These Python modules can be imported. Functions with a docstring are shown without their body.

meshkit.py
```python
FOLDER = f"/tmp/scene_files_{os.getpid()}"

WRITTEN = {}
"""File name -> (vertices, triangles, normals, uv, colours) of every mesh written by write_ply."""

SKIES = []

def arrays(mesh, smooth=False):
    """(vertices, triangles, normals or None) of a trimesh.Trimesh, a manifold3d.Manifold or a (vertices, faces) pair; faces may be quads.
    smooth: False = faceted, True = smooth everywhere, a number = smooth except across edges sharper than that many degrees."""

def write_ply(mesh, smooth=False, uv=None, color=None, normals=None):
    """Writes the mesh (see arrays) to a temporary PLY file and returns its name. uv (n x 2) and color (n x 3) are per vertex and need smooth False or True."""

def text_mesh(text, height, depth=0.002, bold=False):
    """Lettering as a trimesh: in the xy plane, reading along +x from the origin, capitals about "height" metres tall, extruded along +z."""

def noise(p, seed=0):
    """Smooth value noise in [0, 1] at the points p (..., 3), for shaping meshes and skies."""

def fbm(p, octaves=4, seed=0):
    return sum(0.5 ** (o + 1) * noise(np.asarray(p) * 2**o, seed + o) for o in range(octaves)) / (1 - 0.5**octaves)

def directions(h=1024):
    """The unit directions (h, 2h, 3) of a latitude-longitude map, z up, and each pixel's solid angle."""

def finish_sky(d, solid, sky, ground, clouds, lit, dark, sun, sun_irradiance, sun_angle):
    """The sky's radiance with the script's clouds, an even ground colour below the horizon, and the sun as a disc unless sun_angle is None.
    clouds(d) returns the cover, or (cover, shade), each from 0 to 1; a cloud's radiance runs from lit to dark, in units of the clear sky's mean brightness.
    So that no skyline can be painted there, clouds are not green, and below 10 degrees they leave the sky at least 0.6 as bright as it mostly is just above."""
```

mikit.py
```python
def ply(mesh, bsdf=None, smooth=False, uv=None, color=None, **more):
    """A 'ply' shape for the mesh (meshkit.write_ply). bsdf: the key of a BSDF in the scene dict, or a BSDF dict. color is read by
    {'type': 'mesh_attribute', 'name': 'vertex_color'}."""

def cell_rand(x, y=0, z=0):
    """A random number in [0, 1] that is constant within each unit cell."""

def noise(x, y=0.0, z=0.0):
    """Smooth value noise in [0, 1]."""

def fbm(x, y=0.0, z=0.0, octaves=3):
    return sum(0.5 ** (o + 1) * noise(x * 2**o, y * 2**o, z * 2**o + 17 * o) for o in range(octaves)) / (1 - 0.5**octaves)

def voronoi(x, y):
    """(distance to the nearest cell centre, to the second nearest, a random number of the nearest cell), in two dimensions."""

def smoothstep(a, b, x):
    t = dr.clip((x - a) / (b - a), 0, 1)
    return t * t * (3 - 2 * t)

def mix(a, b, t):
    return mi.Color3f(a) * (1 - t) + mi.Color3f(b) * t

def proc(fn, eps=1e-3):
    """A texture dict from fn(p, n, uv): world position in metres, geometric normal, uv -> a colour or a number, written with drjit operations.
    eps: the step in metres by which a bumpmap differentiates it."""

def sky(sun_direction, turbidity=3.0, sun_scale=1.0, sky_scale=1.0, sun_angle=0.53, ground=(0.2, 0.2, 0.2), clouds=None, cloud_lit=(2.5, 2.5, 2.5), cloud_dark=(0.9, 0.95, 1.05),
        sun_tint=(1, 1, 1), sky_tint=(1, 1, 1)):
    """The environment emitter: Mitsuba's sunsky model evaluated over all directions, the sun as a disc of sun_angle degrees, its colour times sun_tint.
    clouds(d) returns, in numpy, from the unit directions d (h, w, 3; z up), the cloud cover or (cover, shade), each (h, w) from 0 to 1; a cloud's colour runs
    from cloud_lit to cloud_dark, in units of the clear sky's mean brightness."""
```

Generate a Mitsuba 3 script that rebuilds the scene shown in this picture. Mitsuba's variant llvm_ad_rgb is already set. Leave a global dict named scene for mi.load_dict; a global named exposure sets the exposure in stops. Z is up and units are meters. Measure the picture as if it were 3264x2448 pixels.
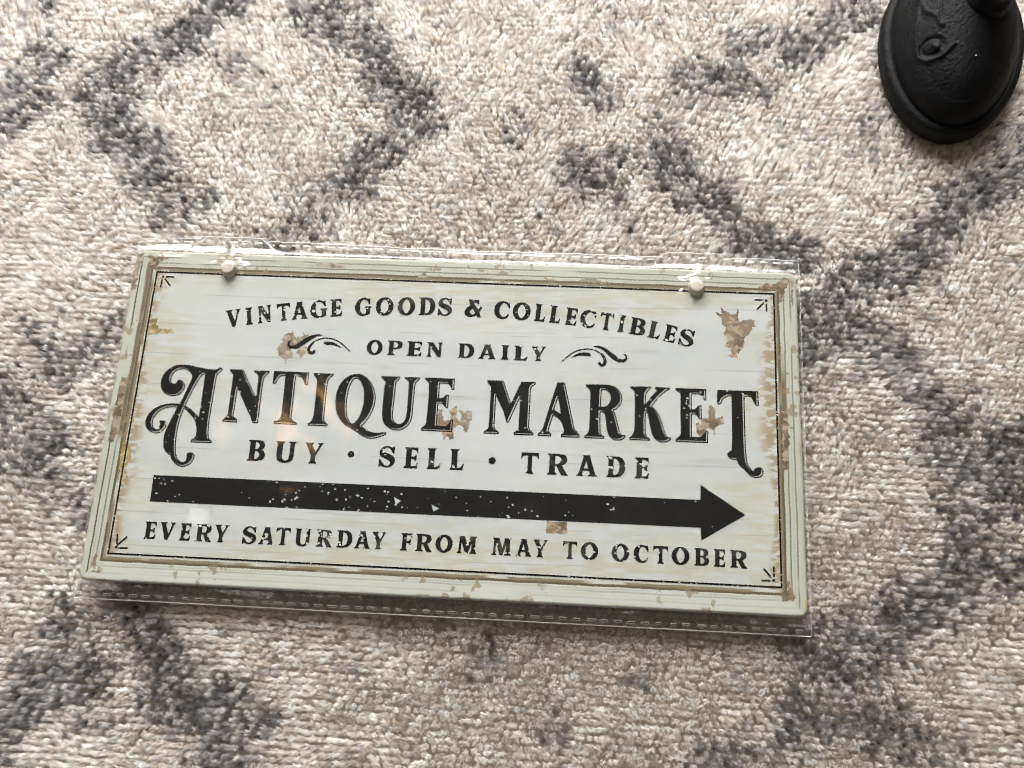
import json, math, random
import numpy as np
import drjit as dr
import mitsuba as mi
import trimesh, shapely
from shapely.geometry import Polygon, LineString, Point, box as sbox
from shapely.ops import unary_union
from shapely import affinity
import mikit, meshkit
from mikit import noise, fbm, voronoi, cell_rand, smoothstep, mix, proc

T = mi.ScalarTransform4f
rng = np.random.default_rng(7)
scene, labels = {}, {}

# ------------------------------------------------------------------ camera, light, exposure
ZT = 0.012                                    # top of the sign; the pile's tips lie at z = 0
CP = np.array([0.06372, -0.143706, 0.547013 + ZT])
RR = np.array([[0.99792569, 0.0538, -0.03535356], [0.04102015, -0.95465201, -0.29488452], [-0.04961514, 0.29282263, -0.95487866]])
M = np.eye(4)
M[:3, 0], M[:3, 1], M[:3, 2], M[:3, 3] = -RR[0], -RR[1], RR[2], CP
scene['camera'] = {'type': 'perspective', 'fov': 2 * math.degrees(math.atan(1632 / 3100)), 'fov_axis': 'x', 'near_clip': 0.01, 'far_clip': 50.0, 'to_world': T(M)}
exposure = 1.16
AMB = 0.066
WIN = 17.0
scene['room_light'] = {'type': 'constant', 'radiance': {'type': 'rgb', 'value': [AMB * 1.08, AMB * 0.97, AMB * 0.84]}}
def area(w, h, pos, look, rgb):
    return {'type': 'rectangle', 'to_world': T().look_at(origin=list(pos), target=list(look), up=[0, 0, 1]) @ T().scale([w / 2, h / 2, 1]),
            'bsdf': {'type': 'diffuse', 'reflectance': {'type': 'rgb', 'value': [0.5, 0.5, 0.5]}}, 'emitter': {'type': 'area', 'radiance': rgb if isinstance(rgb, dict) else {'type': 'rgb', 'value': rgb}}}
def soft(col, lo, hi):
    """Brightest in the middle and fading to the edges, as a window behind a net curtain or a shaded lamp."""
    def fn(p, n, uv):
        e = dr.minimum(dr.minimum(uv.x, 1 - uv.x), (dr.minimum(uv.y, 1 - uv.y)) * 1.0)
        return mi.Color3f(*col) * smoothstep(lo, hi, e)
    return proc(fn)
scene['window'] = area(4.2, 3.1, (-0.45, 3.15, 2.35), (-0.05, 0.0, 1.3), soft([WIN * 1.01, WIN * 1.0, WIN * 0.97], -.02, .48))
labels['window'] = {'label': 'bright curtained daylight window beyond the top of the picture', 'category': 'window'}
scene['ceiling_lamp'] = area(0.30, 0.30, (-0.72, 0.54, 2.2), (-0.715, 0.545, 0.0), soft([1.9, 1.05, .36], .1, .5))
labels['ceiling_lamp'] = {'label': 'small warm ceiling lamp high above the sign', 'category': 'lamp'}

DATA = json.loads(r'''{"BIG": {"A": ["-14809,2564 -15362,2648 -15919,2754~ -16419,2754~ -16857,2628~ -17223,2312~ -17409,1918~ -17423,1491~ -17279,1115~ -16991,873~ -16604,776~ -16246,863~ -15999,1128~ -15942,1427~ -16064,1677~ -16313,1816~ -16465,1724~ -16524,1572~ -16688,1565~ -16811,1688~ -16831,1943~ -16714,2248~ -16451,2430~ -16124,2466~ -15815,2350~ -15623,2123~ -15602,1910~ -15694,1565 -15996,579 -16154,277 -16376,-402 -16596,-1077~ -16712,-1496~ -16713,-1867~ -16647,-2274~ -16521,-2555~ -16287,-2748 -16159,-2783 -16087,-2983~ -15842,-3255~ -15532,-3423~ -15286,-3452~ -14981,-3337~ -14778,-3085~ -14700,-2797 -14811,-2599 -15059,-2570 -15201,-2698~ -15183,-2941~ -15219,-3105~ -15410,-3175~ -15633,-3043~ -15791,-2807~ -15895,-2404~ -15958,-1751~ -15938,-841~ -15761,127 -15368,1324~ -15031,2105 -14803,2243", "-15060,2575 -14640,2542 -14226,2546~ -14018,2684 -13843,2627 -13846,2498~ -14056,2232~ -14109,1889~ -14153,-761 -14096,-1420 -14014,-1704 -13831,-1839 -13832,-1975 -15048,-1977 -15087,-1855 -14839,-1618 -14834,-1329~ -14898,-960 -14823,-375 -14818,546 -14838,2199 -15057,2275", "-15780,252 -16120,321~ -16575,335~ -17054,238~ -17511,8~ -17823,-341~ -17965,-723~ -17930,-1054~ -17740,-1336~ -17425,-1508~ -17136,-1524~ -16870,-1400~ -16690,-1123~ -16690,-874~ -16855,-736 -17082,-725 -17127,-831 -17042,-973 -17103,-1100 -17053,-1284 -17259,-1273~ -17449,-1115~ -17517,-828~ -17449,-491~ -17231,-189~ -16894,14~ -16537,93~ -16166,88~ -15883,121 -15559,-116~ -15176,-474~ -14964,-797~ -14847,-1165 -14664,-1157 -14717,-537 -15051,-219~ -15425,79~"], "N": ["-13134,2273 -13366,2488 -13366,2600 -12994,2600 -12588,2585 -12694,2004 -12738,1429 -12763,-272 -12709,-332 -12539,-449 -12481,-539 -12509,-665 -12969,-654 -13383,-642 -13388,-502 -13195,-353~ -13126,-194", "-13056,2597 -12606,2600 -12481,2477 -11638,1034 -11376,793 -11246,-655 -11551,-653 -11686,-442 -11741,-258 -11926,-16 -12714,1367 -13134,2273", "-11906,2582 -10978,2589 -10939,2527 -11019,2427~ -11206,2196~ -11246,2034 -11267,1366 -11258,483 -11246,-655 -11414,-647 -11591,-469 -11605,783 -11570,1100 -11605,2179 -11672,2336~ -11891,2470"], "T": ["-10702,2601 -8587,2595 -8559,1831 -8630,1781 -8758,1823 -8845,2042 -9026,2273~ -9327,2340 -9338,2052 -9312,318 -9305,-243 -9162,-423~ -8952,-522 -8952,-646 -10304,-645 -10337,-506 -10267,-457 -10103,-434 -9975,-242~ -9938,72~ -9948,1012 -9986,2312 -10258,2268~ -10388,2071 -10509,1811 -10645,1789 -10701,1867"], "I": ["-8307,2575 -7104,2594 -7078,2493 -7223,2366~ -7379,2136~ -7397,1850 -7372,-157 -7302,-371~ -7120,-518 -7119,-657 -8254,-661 -8313,-540 -8135,-377~ -8031,-93~ -8016,437 -8040,1981 -8080,2202~ -8276,2432"], "Q": ["-5659,2635~ -5340,2566~ -4975,2317~ -4685,1948~ -4500,1488~ -4447,1083~ -4497,589~ -4673,91~ -4912,-321~ -5112,-559 -4815,-745~ -4524,-875~ -4130,-914~ -3884,-874 -3636,-849 -3610,-976 -3807,-1098~ -4130,-1212~ -4456,-1283~ -4737,-1253~ -5055,-1126~ -5442,-887 -5710,-714 -6091,-545 -6403,-244~ -6638,119~ -6786,575~ -6822,1038~ -6787,1506~ -6662,1921~ -6417,2285~ -6074,2535~", "!-5685,2331~ -5506,2250~ -5338,1978~ -5201,1604~ -5150,1227~ -5149,792~ -5218,355~ -5334,-24~ -5502,-290~ -5684,-427~ -5837,-305~ -5992,-25~ -6090,374~ -6130,894~ -6109,1506~ -6014,1949~ -5875,2249~"], "U": ["-4242,2562 -3644,2559 -3130,2567 -3082,2484 -3165,2354~ -3314,2206~ -3324,2009 -3324,1561 -3345,447 -3329,117~ -3253,-127~ -3091,-299~ -2927,-332~ -2722,-241~ -2583,12~ -2536,400 -2544,1427 -2568,2182 -2621,2321~ -2820,2439 -2844,2551 -2452,2567 -1937,2561 -1905,2492 -2028,2346~ -2151,2200~ -2177,2030 -2186,1331 -2185,361~ -2230,-54~ -2388,-391~ -2662,-622~ -2947,-716~ -3296,-691~ -3631,-528~ -3872,-237~ -3974,144~ -4005,612 -4004,1755 -4000,2008 -3930,2124 -4056,2315~ -4229,2421"], "E": ["-1627,2574 141,2580 151,1879 17,1873 -62,2037 -211,2227~ -293,2252 -724,2247 -710,1353 -575,1345~ -421,1435~ -297,1580 -137,1587 -129,755 -264,763 -351,856 -497,1015 -724,1006 -715,-330 -182,-333 -108,-262 11,-65~ 106,90 215,54 202,-684 -1593,-656 -1627,-575 -1621,-479 -1481,-405 -1361,-235~ -1348,95 -1329,1368 -1364,2150 -1399,2260~ -1617,2448"], "M": ["2056,2568 2997,2578 3058,2506 3541,1225 4080,2565 4592,2563 4876,2584 4936,2513 4912,2422 4720,2266~ 4658,2085 4661,1142 4669,-169 4762,-367~ 4938,-532 4930,-662 3798,-684 3790,-526 3951,-403~ 4042,-255~ 4052,94 4047,1556 3477,68 3395,21 3321,90 3134,665 2638,1643 2651,468 2652,-259 2744,-400~ 2937,-564 2914,-666 2045,-677 2035,-518 2185,-453~ 2303,-303 2317,162 2309,1924 2293,2191~ 2095,2391"], "A2": ["6195,2611 6606,2614 6667,2498 6967,1243 7297,-138 7414,-306~ 7617,-527 7594,-672 6536,-690 6530,-518 6691,-367~ 6639,-110~ 6530,175~ 6324,427~ 6037,589 5820,-233 5798,-378 5971,-515 5964,-673 5183,-680 5175,-522 5325,-428~ 5455,-220 5815,1193", "!6275,1653 6065,940 6195,858 6468,695 6377,1217"], "R": ["7869,2568 8454,2584 8852,2596~ 9304,2574~ 9652,2421~ 9924,2114~ 10023,1786~ 9938,1424~ 9682,1110 9525,1048 9664,726~ 9807,187~ 9920,-215~ 10042,-412 10211,-391 10260,-470 10138,-637~ 9879,-743~ 9618,-728~ 9380,-590~ 9244,-380~ 9158,-59~ 9063,563~ 9005,806~ 8897,897 8778,906 8778,413 8811,-319 8880,-451 9039,-525 9017,-674 7880,-685 7863,-564 7990,-450~ 8116,-269~ 8146,31 8154,1484 8137,2064~ 8078,2256~ 7887,2429", "!8808,2246 9020,2255~ 9208,2152~ 9333,1922~ 9314,1617~ 9149,1334~ 8940,1242 8782,1235"], "K": ["10458,2554 11635,2590 11689,2495 11533,2322~ 11404,2095~ 11385,1515 11747,2054 12021,2343 11914,2450 11913,2588 12745,2555 12785,2487 12535,2310~ 12143,1933~ 11729,1365 11887,1262~ 12100,997~ 12314,516~ 12475,-19~ 12633,-390 12841,-421 12868,-514 12687,-683~ 12428,-749~ 12169,-720~ 11959,-582~ 11774,-321~ 11665,107~ 11581,538~ 11498,916~ 11405,980 11385,529 11409,-283 11516,-467~ 11673,-568 11648,-677 10477,-676 10462,-542 10628,-372~ 10728,-124~ 10749,229 10752,1597 10716,2176~ 10661,2312~ 10460,2442"], "E2": ["13098,2567 14874,2570 14885,1881 14759,1861 14649,2047~ 14482,2215~ 14035,2211 14049,1320 14230,1342~ 14425,1569 14605,1592 14630,737 14450,729 14340,927~ 14202,1007 14049,1001 14048,-338 14530,-331 14724,-93 14863,99 14986,5 14969,-667 13112,-666 13112,-523 13263,-388 13414,-195 13383,855 13379,2138~ 13309,2282~ 13098,2420"], "T2": ["15512,2553 17882,2566 17898,1697 17730,1672 17616,1897~ 17486,2140~ 17319,2221 17082,2193 17097,48 17128,-1160~ 17217,-1772~ 17409,-2104~ 17523,-2201 17575,-2062~ 17775,-1951~ 18005,-2009~ 18082,-2243~ 17962,-2485~ 17697,-2572~ 17434,-2527~ 17174,-2319~ 16980,-2090 16849,-2011 16687,-1831~ 16591,-1579 16293,-1559~ 16128,-1446~ 16047,-1244~ 16165,-1118~ 16299,-1026 16341,-333 16338,2196 16101,2168~ 15863,1998~ 15725,1708 15556,1665 15499,1769"]}, "FLOURISH": ["-9864,4569 -10006,4538~ -10099,4407~ -10092,4255~ -9978,4108~ -9896,4036 -9803,4065 -9606,4035 -9418,4081~ -9129,4295~ -8888,4508~ -8577,4749~ -8354,4911 -8019,4950 -8172,5020~ -8391,5024~ -8697,4948~ -9062,4754~ -9325,4515~ -9635,4274~ -9824,4241~ -9951,4286~ -9987,4386~", "-8463,4601 -8644,4492~ -8811,4258~ -8901,4001 -8818,3904 -8779,3779~ -8604,3724~ -8440,3768~ -8350,3923~ -8385,4023 -8493,4018 -8554,3915~ -8653,3936 -8697,4111~ -8600,4317~ -8479,4525", "-7938,4446 -7877,4549~ -7640,4585~ -7346,4546~ -7092,4430~ -6753,4191 -6977,4258~ -7327,4370~ -7616,4370~ -7876,4322", "8201,4923 8385,4989~ 8669,4966~ 9001,4829~ 9311,4610~ 9600,4391~ 9820,4228~ 10017,4202~ 10124,4275~ 10132,4414~ 9977,4534 10140,4529~ 10241,4395~ 10255,4212~ 10107,4021 9804,3997 9541,4090~ 9276,4286~ 9008,4551~ 8807,4728~ 8586,4835~", "8638,4513 8725,4540~ 8880,4431~ 9028,4183~ 9045,3954~ 8941,3743~ 8780,3690~ 8615,3752~ 8535,3909~ 8609,3993 8686,3962 8743,3872~ 8849,3946~ 8844,4152~ 8752,4333~", "6937,4153 7138,4335~ 7352,4471~ 7612,4528~ 7852,4545~ 8050,4488~ 8110,4318 7859,4319~ 7618,4332~ 7357,4309~ 7141,4231~"], "FLINE": [[0.7, "-8439,4597 -8094,4756~ -7809,4806~ -7468,4782~ -7116,4657~ -6755,4431~ -6463,4178~ -6305,4046"], [0.74, "6432,3936 6769,4273~ 7088,4518~ 7410,4670~ 7845,4758~ 8217,4738"], [0.74, "8305,4707 8460,4644 8594,4546"]], "STAIN": [[1, "15434,7362 15831,7317 15744,7743 16059,7449 16397,7278 16648,7411 16766,7698 16878,7604 16714,7230 16844,6869 17242,6982 17728,7026 17766,6663 17568,6291 17258,5916 17053,5787 17160,5430 16987,5087 16761,4934 16644,4595 16142,4670 16369,4918 16349,5157 15924,5235 16175,5630 15988,6045 16049,6471 15825,6706 15828,7011"], [0, "-10207,4988 -10137,5016 -9917,5000 -9866,5181 -9838,5156 -9811,4826 -9551,4785 -9358,4793 -9177,4903 -9207,5156 -9158,5158 -9131,4930 -8920,4989 -8854,5043 -8863,4915 -9062,4754 -9274,4492 -9490,4280 -9803,4065 -9911,3959 -9691,3741 -9700,3615 -9981,3352 -10070,3097 -10145,3119 -10143,3295 -10302,3414 -10516,3581 -10539,3756 -10641,3803 -10671,4231 -10467,4341 -10420,4750 -10343,4906"], [0, "-9550,3974 -9322,4085 -8997,4199 -8901,4001 -8905,3824 -9028,3643 -9136,3538 -9313,3606 -9451,3751"], [1, "-683,648 -498,683 -424,411 -373,83 -206,-19 -22,16 72,185 -52,427 -64,592 147,629 160,823 370,873 424,669 370,501 472,175 645,-9 879,-81 895,-326 689,-253 499,-207 379,-376 256,-518 225,-819 323,-1086 114,-1123 46,-909 -62,-886 -150,-1135 -310,-1115 -338,-736 -399,-630 -685,-369 -719,68"], [0, "466,643 677,680 852,467 1027,640 1245,567 1318,268 1203,-12 1093,-345 1087,-645 904,-680 851,-301 647,-36 647,348"], [1, "14422,526 14560,445 14644,795 14811,875 14976,723 15035,1334 15064,1568 15341,1464 15409,1351 15364,827 15808,991 15873,590 15831,473 15415,311 15359,79 15329,-180 15274,-154 15249,102 15112,225 14946,218 14780,-5 14558,-287 14338,-139 14283,117 14284,404"], [1, "5908,-5586 7007,-5583 7099,-6178 6886,-6338 6486,-6278 5941,-6334"], [0, "-2691,9060 -2179,9296 -1926,9090 -1096,9020 -2504,8940"], [0, "1349,9368 2401,9434 2506,9641 2987,9431 2874,9350 1469,9322"], [0, "7257,9153 7890,9341 8476,9137 9636,9032 8826,9025 7320,9017"], [1, "18019,9158 18481,9400 19107,9362 19518,9815 19857,9703 19487,8694 19421,8320 19241,7944 19210,8931 18244,9017"], [0, "19929,9806 20067,9836 20112,8718 20007,7852 19927,8217"], [1, "19071,1515 19561,1422 19572,-60 19463,-1969 19191,-2093 19192,-77"], [0, "-20168,9881 -19852,9892 -19927,9043 -20013,8096 -19987,7368 -20345,7562 -20334,8817"], [1, "-19558,9797 -18860,9771 -18795,9985 -18622,9833 -18235,9582 -18611,9462 -18831,9296 -18878,8978 -19320,8961 -19456,9483"], [0, "-9576,9458 -8525,9635 -7760,9768 -7146,9478 -7429,9394 -8598,9422"], [1, "-19852,1826 -19542,1692 -19511,961 -19515,-103 -19502,-1250 -19632,-2108 -19941,-2216 -19990,-891 -19932,652"], [2, "-18756,5568 -18339,5687 -18304,5181 -18079,4987 -17302,4968 -17167,4722 -18030,4687 -18694,4609 -18945,4952"], [2, "-19141,-2151 -18600,-2332 -18493,-3245 -18776,-3664 -18403,-4352 -18684,-4765 -18954,-4377 -19047,-3271"], [1, "-19537,-8545 -19445,-8540 -19424,-9305 -19408,-9533 -19538,-9539 -19710,-9319"], [0, "-19336,-9352 -19045,-9362 -18992,-9512 -19059,-9718 -19418,-9761 -19792,-9729 -19437,-9661 -19247,-9550"], [1, "19216,-8179 19362,-8270 19474,-8632 19612,-8918 19624,-9330 18938,-9341 18849,-9005 19099,-8846 19252,-8643"]], "MARK": [[0.96, "-18193,8409 -17750,8410"], [0.96, "-18237,8240 -17871,7830"], [0.96, "-18426,8172 -18438,7717"], [0.96, "17818,8293 18249,8295"], [0.96, "18299,8107 17941,7714"], [0.96, "18472,8056 18475,7590"], [1.01, "17995,-7672 18356,-8086"], [1.01, "18530,-7534 18525,-8041"], [1.01, "17870,-8296 18302,-8279"], [1.06, "-18238,-8288 -17779,-8273"], [1.06, "-18371,-8128 -17913,-7654"], [1.06, "-18416,-8027 -18471,-7565"]], "MDOT": [[-184.06, 84.0, 0.75], [184.64, 82.75, 0.85], [185.0, -82.51, 0.85], [-184.17, -82.46, 0.8]], "DOT": [[-55.6, -22.55, 1.9], [26.38, -22.6, 2.07]], "ARROW": "-16946,-4009 14513,-3986 14536,-3121 17028,-4718 14565,-6270 14529,-5549 -16916,-5557", "TEXT": [[["V", -139.53, 52.18, -130.58, 53.84, 11.21], ["I", -127.83, 54.33, -123.77, 55.08, 11.21], ["N", -120.69, 55.67, -112.32, 57.12, 11.22], ["T", -109.19, 57.6, -101.09, 58.8, 11.22], ["A", -100.35, 58.91, -90.68, 60.15, 11.22], ["G", -89.28, 60.31, -78.83, 61.53, 11.21], ["E", -76.91, 61.76, -69.83, 62.67, 11.21]], [["G", -62.34, 63.11, -52.25, 63.67, 11.47], ["O", -49.73, 63.82, -38.88, 64.37, 11.46], ["O", -36.44, 64.49, -25.71, 64.99, 11.44], ["D", -23.58, 65.09, -13.63, 65.29, 11.43], ["S", -12.15, 65.29, -3.35, 65.23, 11.42], ["&", 4.12, 65.17, 14.75, 65.01, 11.39]], [["C", 21.86, 64.98, 31.47, 64.59, 11.16], ["O", 33.11, 64.57, 43.95, 64.21, 11.14], ["L", 46.35, 64.09, 52.84, 63.69, 11.12], ["L", 55.23, 63.52, 61.89, 62.94, 11.1], ["E", 64.55, 62.66, 71.6, 61.92, 11.08], ["C", 73.47, 61.72, 82.99, 60.7, 11.06]], [["T", 85.17, 60.51, 93.34, 59.6, 10.93], ["I", 96.18, 59.3, 100.04, 58.79, 10.91], ["B", 102.93, 58.31, 112.34, 56.8, 10.88], ["L", 114.16, 56.52, 121.03, 55.22, 10.86], ["E", 123.08, 54.77, 130.17, 53.23, 10.83], ["S", 131.89, 52.85, 140.69, 50.79, 10.79]], [["O", -52.82, 38.6, -43.24, 38.79, 9.27], ["P", -40.38, 38.84, -31.34, 38.89, 9.25], ["E", -28.75, 38.9, -19.6, 38.84, 9.24], ["N", -16.7, 38.81, -7.21, 38.77, 9.22], ["D", 2.0, 38.8, 11.72, 38.82, 9.2], ["A", 14.34, 38.82, 24.83, 38.84, 9.19], ["I", 27.81, 38.86, 32.42, 38.84, 9.18], ["L", 35.46, 38.79, 43.66, 38.74, 9.17], ["Y", 45.91, 38.75, 54.61, 38.79, 9.16]], [["B", -116.34, -29.11, -105.86, -29.08, 12.41], ["U", -99.99, -29.09, -88.11, -29.11, 12.37], ["Y", -82.8, -29.11, -71.9, -29.11, 12.34]], [["S", -39.29, -29.28, -29.6, -29.25, 12.36], ["E", -24.45, -29.24, -16.34, -29.21, 12.33], ["L", -11.05, -29.18, -3.11, -29.12, 12.31], ["L", 2.17, -29.07, 10.17, -28.99, 12.29]], [["T", 42.98, -29.22, 53.26, -29.19, 12.32], ["R", 58.19, -29.2, 70.04, -29.2, 12.3], ["A", 74.99, -29.19, 86.58, -29.13, 12.28], ["D", 91.89, -29.1, 102.71, -29.07, 12.26], ["E", 108.08, -29.09, 116.21, -29.11, 12.24]], [["E", -169.42, -77.02, -162.68, -76.95, 9.91], ["V", -160.71, -76.93, -151.66, -76.92, 9.89], ["E", -148.87, -76.94, -142.63, -76.95, 9.88], ["R", -139.68, -76.94, -130.34, -76.89, 9.86], ["Y", -128.87, -76.88, -120.7, -76.83, 9.84]], [["S", -112.69, -76.99, -104.51, -76.89, 9.81], ["A", -103.12, -76.87, -94.27, -76.76, 9.8], ["T", -93.52, -76.75, -85.21, -76.67, 9.79], ["U", -82.5, -76.66, -73.49, -76.61, 9.77], ["R", -70.23, -76.59, -61.08, -76.51, 9.75], ["D", -58.63, -76.48, -49.81, -76.41, 9.74], ["A", -48.47, -76.4, -39.47, -76.36, 9.72], ["Y", -38.68, -76.36, -30.6, -76.32, 9.71]], [["F", -22.35, -76.35, -15.93, -76.35, 9.78], ["R", -13.76, -76.35, -4.49, -76.31, 9.76], ["O", -2.57, -76.3, 7.05, -76.26, 9.75], ["M", 9.57, -76.27, 20.64, -76.31, 9.73], ["M", 29.09, -76.35, 40.03, -76.36, 9.71], ["A", 42.79, -76.35, 51.44, -76.33, 9.69], ["Y", 52.37, -76.33, 60.64, -76.31, 9.68]], [["T", 68.83, -76.36, 76.91, -76.36, 9.67], ["O", 78.93, -76.36, 88.53, -76.38, 9.65]], [["O", 96.04, -76.42, 105.78, -76.45, 9.72], ["C", 108.29, -76.45, 116.68, -76.49, 9.71], ["T", 118.97, -76.5, 127.34, -76.54, 9.7], ["O", 129.25, -76.55, 139.08, -76.57, 9.69], ["B", 141.72, -76.57, 149.95, -76.61, 9.68], ["E", 152.4, -76.64, 158.79, -76.7, 9.67], ["R", 161.38, -76.72, 170.86, -76.79, 9.66]]]}''')
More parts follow.
